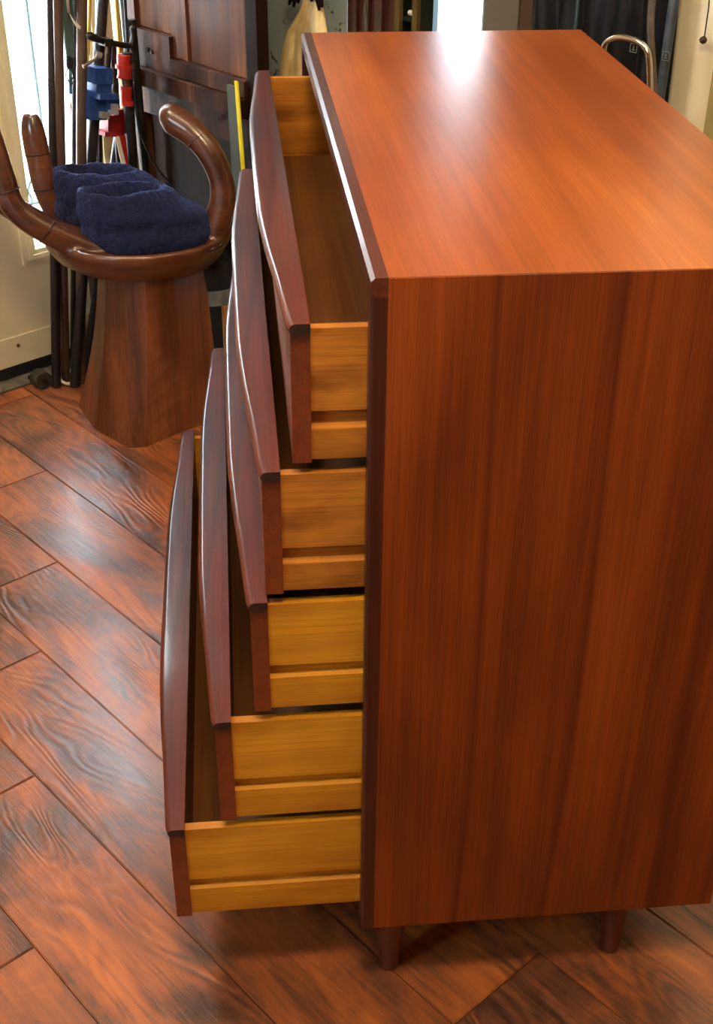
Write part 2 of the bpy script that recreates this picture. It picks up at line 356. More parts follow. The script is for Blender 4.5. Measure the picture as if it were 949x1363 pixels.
# added window in the left wall, out of frame, for cool fill light
bm = bmesh.new()
for (b0, b1, z0, z1) in ((LB0, LB0+.05, LZ0, LZ1), (LB1-.05, LB1, LZ0, LZ1), (LB0, LB1, LZ0, LZ0+.05), (LB0, LB1, LZ1-.05, LZ1), (.41, .44, LZ0, LZ1)): rbox(AMIN-.06, AMIN-.01, b0, b1, z0, z1, bm)
fill_win = struct('fill_window', bm, frame_white)

# ------------------------------------------------------------------ door with glazed opening and iron grille
GA0, GA1, GZ0, GZ1 = .70, .925, .345, 1.80
db0, db1 = BMAX-.028, BMAX+.012
bm = rbox(DA0, GA0, db0, db1, .05, DH); rbox(GA1, DA1, db0, db1, .05, DH, bm); rbox(GA0, GA1, db0, db1, .05, GZ0, bm); rbox(GA0, GA1, db0, db1, GZ1, DH, bm)
door = struct('door_1', bm, cream)
# raised moulding around the glass
bm = bmesh.new(); t = .032
for (a0, a1, z0, z1) in ((GA0-t, GA0+.004, GZ0-t, GZ1+t), (GA1-.004, GA1+t, GZ0-t, GZ1+t), (GA0, GA1, GZ0-t, GZ0+.004), (GA0, GA1, GZ1-.004, GZ1+t)):
    rbox(a0, a1, db0-.010, db0, z0, z1, bm)
obj('window_moulding', bm, cream, door)
bm = bmesh.new()
for (a0, a1, z0, z1) in ((GA0-t*.55, GA0-t*.2, GZ0-t*.6, GZ1+t*.6), (GA1+t*.2, GA1+t*.55, GZ0-t*.6, GZ1+t*.6), (GA0-t*.2, GA1+t*.2, GZ0-t*.6, GZ0-t*.25), (GA0-t*.2, GA1+t*.2, GZ1+t*.25, GZ1+t*.6)):
    rbox(a0, a1, db0-.016, db0-.009, z0, z1, bm)
obj('moulding_bead', bm, cream, door)
obj('pane', rbox(GA0, GA1, BMAX-.008, BMAX-.004, GZ0, GZ1), glass, door)
obj('kick_strip', rbox(DA0, DA1, db0-.006, db0, .052, .13), cream, door)
for a in (.62, .90): obj('screw', tube([R(a, db0-.0055, .105), R(a, db0-.0095, .105)], .005, 10), mat('brass_screw', srgb(120, 96, 56), .4, .6), door)
# iron grille outside the glass
bm = bmesh.new(); gb = BMAX+.09
for a in (.7625, .835): tube([R(a, gb, GZ0+.10), R(a, gb, GZ1)], .0045, 8, bm)
for z in (.66,): tube([R(GA0, gb, z), R(.765, gb, z)], .004, 8, bm)
tube([R(GA0-.02, gb, .42), R(GA1+.02, gb, .42)], .004, 8, bm)
tube([R(.835+.07*math.cos(t_), gb, .42+.09*math.sin(t_)) for t_ in [k*math.pi/10 for k in range(11)]], .004, 8, bm)
tube([R(.735+.045*math.cos(t_), gb, .42+.06*math.sin(t_)) for t_ in [k*math.pi/10 for k in range(11)]], .004, 8, bm)
tube([R(GA0-.02, gb, 1.5), R(GA1+.02, gb, 1.5)], .004, 8, bm)
obj('iron_grille', bm, iron, door, smooth=True)
struct('trim_1', rbox(DA0-.03, DA0-.002, BMAX-.02, BMAX+.1, 0, DH+.03), cream)
# threshold: sloped metal plate with screw heads and dark rubber sweep
bm = prism([R(-.4, 1.985, 0.0005), R(-.4, 1.985, .006), R(-.4, 2.012, .020), R(-.4, BMAX-.002, .022), R(-.4, BMAX-.002, 0.0005)], A*1.45)
th = struct('trim_2', bm, threshold_metal)
obj('rubber_sweep', rbox(-.38, 1.04, 2.014, BMAX-.003, .022, .05), black_rubber, th)
for i in range(9): obj('screw', tube([R(-.3+.155*i, 1.999, .012), R(-.3+.155*i, 1.996, .0185)], .0045, 10), dark_metal, th)

# ------------------------------------------------------------------ dresser
X1, Y1, ZB, ZT = .481, 1.106, .138, 1.058
dr = thing('dresser', 'reddish teak chest with five open drawers standing on the plank floor', 'dresser', (.24, .55, 0))
T = .020; E = .017
def panel_part(name, bm, m, bev=.0012): return obj(name, bm, m, dr, bevel=bev, segs=2)
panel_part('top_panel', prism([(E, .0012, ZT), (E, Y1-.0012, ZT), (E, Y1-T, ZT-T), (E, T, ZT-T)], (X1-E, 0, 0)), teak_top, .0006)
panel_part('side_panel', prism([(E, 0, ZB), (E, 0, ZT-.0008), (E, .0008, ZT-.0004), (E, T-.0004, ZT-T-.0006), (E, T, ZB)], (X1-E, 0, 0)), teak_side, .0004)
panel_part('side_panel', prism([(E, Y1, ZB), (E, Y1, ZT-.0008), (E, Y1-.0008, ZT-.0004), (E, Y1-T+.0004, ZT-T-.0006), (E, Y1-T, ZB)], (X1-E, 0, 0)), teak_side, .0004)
panel_part('bottom_panel', box(E, X1, T, Y1-T, ZB, ZB+.014), teak_dark)
panel_part('back_panel', box(X1-.010, X1-.002, T, Y1-T, ZB+.014, ZT-T), teak_side)
# front lipping with chamfered outer arris
c = .0042
def lip_poly(y0, y1):
    pts = [(E, y0, ZT), (c, y0, ZT), (0, y0, ZT-c), (0, y0, ZT-T), (E, y0, ZT-T)]
    return prism(pts, (0, y1-y0, 0))
tag(obj('front_lipping', lip_poly(0, Y1), lipping_gloss, dr), 'darker strip along the front edge of the top')
for (ya, yb, s) in ((0, T, 1), (Y1-T, Y1, -1)):
    pts = [(E, ya, ZB), (E, yb, ZB), (0, yb, ZB), (0, ya+.0, ZB), ]
    if s == 1: pts = [(E, 0, ZB), (E, T, ZB), (0, T, ZB), (0, .003, ZB), (.003, 0, ZB)]
    else: pts = [(E, Y1, ZB), (E, Y1-T, ZB), (0, Y1-T, ZB), (0, Y1-.003, ZB), (.003, Y1, ZB)]
    obj('front_lipping', prism(pts, (0, 0, ZT-T-ZB-.0005)), teak_dark_z, dr)
obj('front_lipping', box(0, E, T, Y1-T, ZB, ZB+.013), teak_dark, dr, bevel=.001)
obj('top_rail', box(.004, .03, T, Y1-T, ZT-T-.018, ZT-T), teak_dark, dr, bevel=.001)
# legs
for lx, ly in ((.05, .05), (.365, .05), (.05, Y1-.05), (.365, Y1-.05)):
    sx = -1 if lx < .2 else 1
    bm = tube([(lx, ly, ZB), (lx+sx*.002, ly, ZB*.6), (lx+sx*.004, ly, .018), (lx+sx*.004, ly, 0)], [.021, .019, .0145, .0135], 20)
    obj('leg', bm, leg_mat, dr, smooth=True, angle=50)
    
# drawers: (back of front board x, z top, z bottom)
DR = [(-.0565, 1.003, .843), (-.090, .836, .675), (-.1085, .667, .504), (-.157, .494, .327), (-.2235, .320, .154)]
YA, YF = .026, 1.079
for i, (xb, zt, zb) in enumerate(DR):
    ft = .020
    # front board, with gently angled outer face below the pull
    bm = prism([(xb, YA+.003, zb), (xb, YA+.003, zt-.0122), (xb-ft, YA+.003, zt-.0122), (xb-ft, YA+.003, zb)], (0, YF-YA-.006, 0))
    fr = obj('drawer', bm, front_wood, dr, bevel=.001, segs=1, origin=(xb, (YA+YF)/2, zb))
    # pull: full-width lip, widest in the middle, rounded nose
    plan = [(.000, YA-.003), (-.0215, YA-.002), (-.0245, YA+.01), (-.0310, .15), (-.0375, .24), (-.0410, .315), (-.0425, .37), (-.0430, .55), (-.0425, .73), (-.0410, .79), (-.0375, .86), (-.0310, .955), (-.0245, YF-.006), (-.0215, YF+.002), (.000, YF+.001)]
    bm = bmesh.new(); prof = []
    for dx, y in plan:
        n = 7; ring = []
        h = .0125
        if dx > -.001: col = [(0, zt), (0, zt-h)]
        # vertical profile of the nose at this y
        nose = [(.0075+dx, zt), (.0058+dx, zt-.0001), (dx+.0036, zt-.0009), (dx+.0012, zt-.0030), (dx+.0002, zt-.0056), (dx+.0010, zt-.0090), (dx+.004, zt-.0118), (dx+.008, zt-h)]
        prof.append((dx, y, nose))
    rows = []
    for dx, y, nose in prof:
        if dx > -.001: continue
        rows.append([bm.verts.new((xb, y, zt)), *[bm.verts.new((xb+a, y, b)) for a, b in nose], bm.verts.new((xb, y, zt-.0120))])
    for a, b in zip(rows, rows[1:]):
        n = len(a)
        for k in range(n): bm.faces.new((a[k], a[(k+1) % n], b[(k+1) % n], b[k]))
    bm.faces.new(rows[0]); bm.faces.new(rows[-1][::-1])
    pl = obj('drawer_pull', bm, pull_wood, fr, smooth=True, angle=30)
    pl.data.materials.append(end_grain)
    for p_ in pl.data.polygons:
        if len(p_.vertices) > 4: p_.material_index = 1
    if i == 0: tag(pl, 'dark purplish-brown pull strip tapering at both ends')
    # box: sides with a groove, back, bottom
    sb = .405; zt2 = zt-.008; zb2 = zb+.003; x2 = min(xb+sb, X1-.02)
    for (y0, s) in ((.031, 1), (YF-.006, -1)):
        th_ = .012*s; g0, g1, gd = (zb2+.036, zb2+.057, .008*s) if i < 2 else (zb2+.045, zb2+.064, .008*s)
        poly = [(y0, zb2), (y0, g0), (y0+gd, g0+.003), (y0+gd, g1), (y0, g1), (y0, zt2), (y0+th_, zt2), (y0+th_, zb2)]
        bm = prism([(xb, y, z) for y, z in poly], (x2-xb, 0, 0))
        obj('drawer_side', bm, oak_brown if i < 2 else oak, fr, origin=(xb, y0, zb2), bevel=.0012, segs=2)
    obj('drawer_bottom', box(xb, x2-.012, .043, YF-.018, zb+.014, zb+.020), ply, fr)
    obj('drawer_back', box(x2-.012, x2, .043, YF-.018, zb+.008, zt2-.008), oak_y, fr)

# ------------------------------------------------------------------ carved hand chair
HC = V((-.35, 1.735, 0))
ch = thing('hand_chair', 'carved brown wooden chair shaped like an open hand on a block base', 'chair', HC)
# pedestal: faceted, flaring block
base = [(-.548, 1.83), (-.500, 1.705), (-.408, 1.595), (-.366, 1.597), (-.270, 1.675), (-.145, 1.75), (-.17, 1.87), (-.33, 1.92), (-.47, 1.90)]
topr = [(-.452, 1.765), (-.430, 1.69), (-.385, 1.645), (-.335, 1.637), (-.270, 1.655), (-.205, 1.72), (-.22, 1.79), (-.34, 1.83), (-.42, 1.82)]
bm = bmesh.new(); rows = []
for k in range(9):
    t_ = k/8; z = .412*t_; f = t_ + .22*math.sin(t_*math.pi)*(.6) if t_ < 1 else 1
    f = min(1, f)
    rows.append([bm.verts.new((b[0]*(1-f)+p[0]*f, b[1]*(1-f)+p[1]*f, z)) for b, p in zip(base, topr)])
for a, b in zip(rows, rows[1:]):
    for k in range(9): bm.faces.new((a[k], a[(k+1) % 9], b[(k+1) % 9], b[k]))
bm.faces.new(rows[0][::-1]); bm.faces.new(rows[-1])
obj('pedestal', bm, stump_wood, ch, bevel=.004, segs=2)
# hand: palm dish + fingers + thumb, fused by remeshing
bm = bmesh.new()
rings_mesh([(0, 0, .07, .05, .385), (0, 0, .11, .085, .390), (.0, 0, .155, .12, .403), (0, 0, .195, .155, .430), (0, 0, .215, .18, .462), (0, 0, .220, .183, .482), (0, 0, .208, .172, .488), (0, 0, .190, .155, .474), (0, 0, .15, .12, .464), (0, 0, .09, .07, .456), (0, 0, .02, .02, .454)], 40, bm, 0, (HC.x, HC.y, .017))
def finger(pts, rads, flat=.8, ref=(0, 1, 0)):
    sp = spline([(*p, r) for p, r in zip(pts, rads)], 6)
    tube([q[:3] for q in sp], [q[3] for q in sp], 16, bm, flat, ref)
def yp(px, py, y): return tuple(at(px, py, V((0, 1, 0)), y))
# index finger (nearest), bends up at the left edge of the photograph
finger([yp(185, 352, 1.66), yp(130, 338, 1.64), yp(65, 310, 1.62), yp(20, 278, 1.62), yp(2, 235, 1.63), yp(-12, 185, 1.65), yp(-24, 130, 1.68)], [.035, .033, .029, .028, .030, .027, .012])
finger([yp(150, 330, 1.75), yp(95, 318, 1.74), yp(30, 285, 1.74), yp(-15, 250, 1.75), yp(-30, 200, 1.76), yp(-45, 130, 1.78), yp(-58, 85, 1.80)], [.04, .034, .030, .030, .029, .026, .012])
finger([yp(160, 320, 1.82), yp(120, 312, 1.83), yp(82, 292, 1.84), yp(62, 255, 1.85), yp(52, 215, 1.86), yp(44, 175, 1.87), yp(40, 150, 1.875)], [.036, .032, .028, .030, .030, .029, .018])
finger([yp(175, 310, 1.90), yp(140, 300, 1.93), yp(118, 280, 1.95), yp(110, 250, 1.965), yp(108, 225, 1.97)], [.034, .030, .026, .026, .016])
# thumb, rising at the right and curling back left
finger([yp(225, 345, 1.70), yp(268, 328, 1.69), yp(292, 290, 1.68), yp(296, 248, 1.68), yp(282, 208, 1.69), yp(258, 178, 1.71), yp(232, 160, 1.73), yp(222, 155, 1.735), yp(212, 154, 1.738)], [.055, .048, .036, .029, .030, .032, .034, .031, .016], .9)
bm = evaluated(bm, [('REMESH', dict(mode='VOXEL', voxel_size=.0055, use_smooth_shade=True)), ('SMOOTH', dict(factor=.6, iterations=9))])
hand = obj('hand_seat', bm, chair_wood, ch, smooth=True)
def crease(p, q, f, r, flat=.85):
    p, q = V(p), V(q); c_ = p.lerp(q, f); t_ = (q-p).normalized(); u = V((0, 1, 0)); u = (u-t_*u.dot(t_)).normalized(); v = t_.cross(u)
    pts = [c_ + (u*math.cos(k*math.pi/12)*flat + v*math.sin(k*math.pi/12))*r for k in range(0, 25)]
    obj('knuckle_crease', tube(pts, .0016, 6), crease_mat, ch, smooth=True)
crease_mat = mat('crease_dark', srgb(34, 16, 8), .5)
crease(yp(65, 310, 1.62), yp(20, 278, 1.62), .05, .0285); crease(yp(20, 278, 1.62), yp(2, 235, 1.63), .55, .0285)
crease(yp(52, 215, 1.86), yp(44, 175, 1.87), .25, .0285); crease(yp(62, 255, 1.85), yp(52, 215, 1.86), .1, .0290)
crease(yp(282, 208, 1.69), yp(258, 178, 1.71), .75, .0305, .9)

# ------------------------------------------------------------------ slippers
def slipper(name, center, rot, label, seed):
    ks = 1.45
    r = [(0, 0, .02, .01, 0), (0, 0, .128, .042, 0), (0, 0, .146, .054, .010), (0, 0, .150, .059, .030), (-.002, 0, .143, .053, .043), (-.004, 0, .147, .058, .056), (-.016, 0, .131, .056, .068), (-.034, 0, .112, .054, .084), (-.042, 0, .103, .049, .094), (-.045, 0, .092, .040, .099),
         (-.045, 0, .083, .033, .094), (-.045, 0, .079, .028, .078), (-.044, 0, .078, .027, .05), (-.04, 0, .07, .022, .03), (-.04, 0, .01, .005, .028)]
    r = [(a_, b_, c_, d_*1.1, e_*ks) for a_, b_, c_, d_, e_ in r]
    bm = rings_mesh(r, 40, None, rot, center)
    bm = evaluated(bm, [('SUBSURF', dict(levels=3, render_levels=3))])
    for v in bm.verts:
        n = v.normal
        d = noise.noise(v.co*120+V((seed, 0, 0)))*.0022 + noise.noise(v.co*330)*.0012 + noise.noise(v.co*22+V((0, seed, 0)))*.007
        v.co += n*d
    return tag(obj(name, bm, fuzz, smooth=True), label, 'slipper', 'pair of navy slippers')
slipper('slipper', (-.325, 1.665, .480), .03, 'fuzzy navy slipper lying in front, its toe pointing right', 3)
slipper('slipper', (-.395, 1.80, .482), -.15, 'fuzzy navy slipper lying behind its mate, half hidden', 9)

# ------------------------------------------------------------------ pipe clamps and pipes standing by the door
def pb(px, py, b=1.94): return at(px, py, B, b)
def ground(p, q):
    """extend line p->q down to the floor"""
    p, q = V(p), V(q); d = q-p; return p + d*(p.z/-d.z) if abs(d.z) > 1e-6 else q
def pole(name, p, q, r, m, label, cat='pipe', group=None, extra_top=.5, parent=None, to_floor=True):
    p, q = V(p), V(q); d = (p-q).normalized(); top = p + d*extra_top
    bot = ground(p, q) if to_floor else q
    bm = tube([bot+Z*.001, top], r, 14)
    o = obj(name, bm, m, parent, smooth=True, angle=40)
    if not parent: tag(o, label, cat, group)
    return o
pole('iron_pipe', pb(69, 0, 1.93), pb(74, 425, 1.93), .0125, pipe_dark, 'black iron pipe leaning nearest the door glass', 'pipe')
pole('iron_pipe', pb(77, 0, 1.90), pb(86, 440, 1.94), .0115, pipe_brown, 'brownish iron pipe standing second from the door glass', 'pipe')
pole('iron_pipe', pb(101, 0, 1.95), pb(98, 440, 1.97), .0085, pipe_dark, 'thin dark pipe just left of the wide brown pipe', 'pipe')
pole('iron_pipe', pb(109, 0, 1.89), pb(108, 300, 1.90), .0130, pipe_brown, 'wide brown pipe with a paper tag in front of it', 'pipe')
# short pipe end seen between two others
p0 = pb(97, 134, 1.965)
tag(obj('pipe_stub', tube([V((p0.x, p0.y, .001)), p0-Z*.01, p0], [.011, .011, .006], 14), pipe_brown, smooth=True, angle=40), 'short round-ended pipe standing low between two taller pipes', 'pipe')
# teal tapered tube with black cap and wire loop
tt = pb(87, 0, 1.93); tm = pb(93, 76, 1.93); tb = pb(93, 82, 1.93)
tl = thing('folded_umbrella', 'slim teal folded umbrella hanging tip down with black cap', 'umbrella', pb(93, 118, 1.93))
obj('canopy', tube([tt+(tt-tm)*3, tt, tm], [.022, .019, .010], 16), teal, tl, smooth=True, angle=40)
obj('tip_cap', tube([pb(92.5, 74, 1.93), pb(93, 90, 1.93)], .010, 14), black_plastic, tl, bevel=.002)
obj('wire_loop', tube([pb(x, y, 1.925) for x, y in ((92, 88), (88, 96), (87, 104), (92, 109), (98, 102), (97, 92), (95, 86), (97, 98), (99, 108), (95, 113), (90, 106))], .0016, 8), dark_metal, tl, smooth=True)
obj('shaft', tube([pb(93, 88, 1.93), pb(94, 125, 1.93)], .0045, 10), mat('blue_grey_rod', srgb(90, 120, 140), .3, .6), tl, smooth=True)
# paper tag
bm = bmesh.new(); pts = [pb(x, y, 1.86) for x, y in ((91, 14), (95, 22), (101, 30), (109.5, 35))]; pts2 = [pb(x, y, 1.86) for x, y in ((93, 20), (96.5, 29), (101, 36), (107, 42))]
a_ = [bm.verts.new(p) for p in pts]; b_ = [bm.verts.new(p) for p in pts2]
for k in range(3): bm.faces.new((a_[k], a_[k+1], b_[k+1], b_[k]))
bm = evaluated(bm, [('SOLIDIFY', dict(thickness=.0012)), ('SUBSURF', dict(levels=1))])
tag(obj('paper_tag', bm, paper, smooth=True), 'white curled paper tag hanging before the wide brown pipe', 'tag')
tag(obj('tag_string', tube([pb(89, -20, 1.86), pb(90, 0, 1.86), pb(92, 17, 1.86)], .0035, 8), mat('beige_strip', srgb(160, 144, 130), .7), smooth=True), 'thin beige strip running up from the curled paper tag', 'string')

# clamp with the blue head
def block(px0, py0, px1, py1, b0, b1, bm=None, skew=0):
    """box between pixels on plane b0, going back to b1"""
    bm = bm or bmesh.new(); q = [pb(px0+skew, py0, b0), pb(px1+skew, py0, b0), pb(px1, py1, b0), pb(px0, py1, b0)]
    return prism(q, B*(b1-b0), bm)
pc = thing('pipe_clamp', 'pipe clamp with chunky blue head and steel crank handle', 'clamp', ground(pb(137, 0, 1.90), pb(99, 522, 1.90)))
P0, P1 = pb(137, 0, 1.90), pb(99, 522, 1.90)
obj('pipe', tube([ground(P0, P1)+Z*.001, P0+(P0-P1).normalized()*.4], .0135, 16), pipe_dark, pc, smooth=True, angle=40)
bm = block(127, 91, 150, 112, 1.855, 1.915); block(128, 111, 148, 130, 1.86, 1.91, bm, 1)
obj('clamp_head', bm, blue_iron, pc, bevel=.003)
bm = block(119, 128, 143, 160, 1.865, 1.915); block(133, 126, 157, 133, 1.835, 1.905, bm); block(142, 132, 158, 146, 1.86, 1.90, bm, 2)
obj('clamp_jaw', bm, blue_iron, pc, bevel=.003)
obj('jaw_pad', block(136, 150, 146, 158, 1.85, 1.87), mat('worn_steel', srgb(176, 172, 160), .4, .6), pc, bevel=.002)
obj('face_pad', block(150, 139, 158, 153, 1.85, 1.87), mat('worn_steel_light', srgb(196, 196, 200), .4, .5), pc, bevel=.003)
bm = bmesh.new(); S0, S1 = pb(145.5, 60, 1.87), pb(143, 94, 1.87); n = 26
tube([S0.lerp(S1, k/(2*n)) for k in range(2*n+1)], [.0072 if k % 2 else .0055 for k in range(2*n+1)], 12, bm)
obj('screw', bm, dark_metal, pc, smooth=True)
obj('crank_handle', tube([pb(x, y, 1.865) for x, y in ((116, 48), (119, 47.5), (124, 50), (132, 53), (145, 56.5), (160, 59.5), (172, 61), (176, 57), (178, 47), (177, 38), (175, 35))], [.006, .0100, .0095, .0075, .0078, .007, .007, .0075, .007, .008, .005], 14), dark_metal, pc, smooth=True)
obj('hub', block(140, 52, 151, 62, 1.855, 1.885), dark_metal, pc, bevel=.002)
obj('sliding_bar', tube([pb(111, 89, 1.85), pb(113, 87.5, 1.85), pb(128, 77.5, 1.85), pb(136, 72, 1.85)], [.0055, .0042, .0036, .0036], 10), mat('tarnished_steel', srgb(140, 126, 106), .4, .6), pc, smooth=True)
obj('bar_knob', tube([pb(127, 72, 1.85), pb(134, 74, 1.85)], .0075, 12), mat('pale_steel', srgb(170, 166, 156), .35, .6), pc, smooth=True, angle=50)
# clamp with the red head
rc = thing('pipe_clamp', 'pipe clamp with red ribbed head left of the old wooden panel', 'clamp', ground(pb(170, 0, 1.88), pb(178, 230, 1.88)))
obj('pipe', tube([ground(pb(172, 100, 1.88), pb(178, 230, 1.88))+Z*.001, pb(168, 70, 1.88)], .0135, 16), pipe_dark, rc, smooth=True, angle=40)
bm = bmesh.new()
def ridged(ys, x0, x1, b, bm):
    for (y, dx) in ys: pass
for (x0, y0, x1, y1, e) in ((155, 73, 174, 86, 0), (153, 86, 177, 91, 1), (156, 91, 176, 102, 0), (155, 101, 176, 104, 1), (159, 115, 176, 120, 1), (160, 119, 176, 136, 0), (160, 134, 179, 140, 1)):
    P, Q = pb((x0+x1)/2, y0, 1.875), pb((x0+x1)/2, y1, 1.875); rr = (x1-x0)/2*.00176
    tube([P, Q], rr, 18, bm)
obj('clamp_head', bm, red_iron, rc, bevel=.0018, smooth=True, angle=40)
obj('collar', tube([pb(167, 101, 1.875), pb(168, 118, 1.875)], .0115, 14), mat('dark_brass', srgb(86, 64, 44), .5, .5), rc, smooth=True, angle=40)
# red clamp foot lower down
r2 = thing('pipe_clamp', 'small dark red clamp foot hanging below the blue clamp head', 'clamp', ground(pb(152, 100, 1.93), pb(160, 230, 1.93)))
obj('pipe', tube([ground(pb(152, 100, 1.93), pb(160, 230, 1.93))+Z*.001, pb(150, 60, 1.93)], .0095, 14), pipe_dark, r2, smooth=True, angle=40)
bm = block(144, 154, 166, 178, 1.90, 1.94); block(140, 176, 162, 182, 1.895, 1.935, bm); block(152, 146, 168, 154, 1.90, 1.93, bm)
obj('clamp_foot', bm, mottled('dark_red_enamel', srgb(110, 22, 24), srgb(150, 30, 30), 20, .4), r2, bevel=.003)
# little red tab with white edge left of blue head
tag(obj('clamp_tab', block(118, 108, 128, 125, 1.925, 1.94), red_iron, bevel=.002), 'small red clamp end peeking out left of the blue head', 'clamp')
# red and white tapered pennant / strip
bm = prism([pb(155, 182, 1.875), pb(167, 180, 1.875), pb(172, 232, 1.875), pb(168, 236, 1.875)], B*.003)
tag(obj('safety_flag', bm, red_iron), 'narrow red strip tapering down among the dark pipes', 'strip')
bm = prism([pb(154, 183, 1.870), pb(159, 182, 1.870), pb(171, 232, 1.870), pb(167, 240, 1.870)], B*.003)
tag(obj('white_strip', bm, paper), 'narrow white strip tapering beside the red strip', 'strip')
# brass, steel and black rods behind
pole('brass_tube', pb(119.5, 0, 1.99), pb(116, 90, 1.99), .0048, pipe_gold, 'thin brass tube beside the wide brown pipe', 'rod')
pole('brass_tube', pb(156, 0, 1.94), pb(163, 100, 1.94), .0085, pipe_gold, 'thicker brass tube rising above the red clamp', 'rod')
pole('steel_rod', pb(129, 0, 1.955), pb(130, 160, 1.955), .0042, pipe_silver, 'shiny steel rod along the left of the blue clamp pipe', 'rod')
pole('steel_rod', pb(161, 0, 1.915), pb(168, 72, 1.915), .0052, pipe_silver, 'shiny steel rod slanting down behind the red clamp', 'rod')
pole('black_rod', pb(166, 0, 1.90), pb(170, 60, 1.90), .0042, black_rubber, 'thin black rod slanting along the old wooden panel', 'rod')
pole('iron_pipe', pb(150, 240, 1.95), pb(124, 430, 1.95), .013, pipe_dark, 'dark pipe leaning behind the hand chair pedestal', 'pipe', extra_top=.12)
pole('iron_pipe', pb(190, 190, 1.93), pb(200, 300, 1.93), .011, pipe_dark, 'dark pipe behind the slippers next to the red clamp', 'pipe', extra_top=.3)
pole('iron_pipe', pb(131, 250, 1.97), pb(133, 420, 1.97), .012, black_rubber, 'matt black pipe seen under the slippers left of pedestal', 'pipe', extra_top=.25)
tag(obj('black_cable', tube(spline([pb(x, y, 1.86) for x, y in ((178, 110), (183, 160), (192, 190), (210, 225), (228, 245))], 6), .003, 8), black_rubber, smooth=True), 'thin black cable curving down toward the hand chair', 'cable')
# white loop strap and dark roller at the foot of the pipes
g = R(.67, 1.945, 0)
tag(obj('white_loop', tube(spline([R(.735, 1.955, .012), R(.715, 1.965, .03), R(.69, 1.95, .028), R(.685, 1.925, .012), R(.70, 1.91, .006), R(.735, 1.915, .006)], 6), .0042, 10), mat('white_cord', srgb(214, 206, 186), .6), smooth=True), 'white cord loop lying at the foot of the pipes', 'cord')
rl = thing('caster_wheel', 'dusty dark caster lying at the end of the threshold', 'caster', R(.64, 1.958, 0))
obj('wheel', tube([R(.64, 1.935, .024), R(.64, 1.972, .024)], .0235, 20), mottled('dusty_rubber', srgb(60, 54, 46), srgb(36, 34, 30), 40, .8), rl, bevel=.003, smooth=True, angle=40)
obj('axle', tube([R(.64, 1.932, .024), R(.64, 1.975, .024)], .008, 14), dark_metal, rl, smooth=True, angle=40)

# ------------------------------------------------------------------ antique carved panel piece on the right of the pipes
FA = 1.04
an = thing('antique_cabinet', 'dark antique carved wooden cabinet front standing behind the hand chair', 'cabinet', R(1.15, 1.75, 0))
obj('carcass', rbox(FA+.022, 1.075, 1.50, 2.03, 0, 1.55), antique_dk, an)
def ap(name, b0, b1, z0, z1, proud, m, bev=.004):
    return obj(name, rbox(FA-proud, FA+.021, b0, b1, z0, z1), m, an, bevel=bev, segs=2)
ap('stile', 1.965, 2.035, 0.0, 1.55, .010, antique_z)
ap('panel', 1.822, 1.964, .860, 1.55, -.004, antique_z)
ap('carved_block', 1.815, 1.964, .770, .858, .016, antique, .007)
ap('slat', 1.757, 1.821, .810, 1.55, .004, antique_z, .003)
ap('slat', 1.690, 1.755, .810, 1.55, -.002, antique_z, .003)
ap('panel', 1.520, 1.688, .810, 1.55, .002, antique_z, .003)
obj('dark_edge', rbox(FA-.012, FA+.021, 1.478, 1.518, 0, 1.55), antique_dk, an, bevel=.003)
ap('rail', 1.520, 1.814, .771, .808, .020, antique, .009)
ap('rail', 1.520, 1.964, .727, .768, .032, antique, .012)
ap('rail', 1.520, 1.964, .655, .720, .012, antique, .014)
ap('panel', 1.520, 1.964, .12, .650, -.014, antique_dk)  # darker wood colour stands in for the shade below the rails
ap('rail', 1.520, 1.964, .0, .118, .014, antique)
# knots and hardware of the carved block
bm = bmesh.new()
for (b, z, r_) in ((1.905, .815, .006), (1.888, .812, .005)):
    tube([R(FA-.013, b, z), R(FA-.022, b, z)], r_, 10, bm)
obj('peg', bm, dark_metal, an, smooth=True, angle=50)

# yellow rule and grey-green slab leaning there
def lean(px0, py0, px1, py1, a, width, thick, m, name, label, cat, top_w=None):
    P, Q = at(px0, py0, A, a), at(px1, py1, A, a); G = ground(P, Q)
    w0 = (top_w or width)/2; w1 = width/2
    bm = prism([P+B*w0, P-B*w0, G-B*w1+Z*.001, G+B*w1+Z*.001], A*thick)
    return tag(obj(name, bm, m, bevel=.0008), label, cat)
lean(313.5, 108, 322.5, 225, .955, .0105, .004, yellow_paint, 'yardstick', 'narrow bright yellow yardstick leaning behind the drawers', 'ruler')
P, Q = at(306.5, 114, A, .975), at(314, 225, A, .975); G = ground(P, Q); G.z = .001
bm = prism([P+B*.014, P-B*.012, P-B*.020-Z*.02, G-B*.03, G+B*.025], A*.008)
tag(obj('grey_slab', bm, grey_green, bevel=.002), 'dull grey-green blade-like board leaning left of the yellow yardstick', 'board')
lean(296, 408, 296, 440, .90, .016, .012, cork, 'wooden_stick', 'short tan wooden stick standing behind the drawers', 'stick')
# black canister with grey label
bc = thing('canister', 'black plastic canister with a grey label behind the chair pedestal', 'canister', R(.93, 1.575, 0))
c0 = R(.93, 1.575, 0)
obj('body', lathe([(.085, 0), (.092, .006), (.094, .12), (.094, .38), (.088, .405), (.06, .425), (.052, .432), (.052, .446), (.02, .452)], c0, 28), black_plastic, bc, smooth=True, angle=40)
obj('label_band', rings_mesh([(0, 0, .0935, .0935, .308), (0, 0, .0950, .0950, .308), (0, 0, .0950, .0950, .346), (0, 0, .0935, .0935, .346)], 40, None, 0, c0), label_grey, bc)
obj('carry_loop', tube([c0+V((.075*math.cos(k*math.pi/10), 0, .38+.095*math.sin(k*math.pi/10)))+V((0, -.02, 0)) for k in range(11)], .0035, 8), black_rubber, bc, smooth=True)

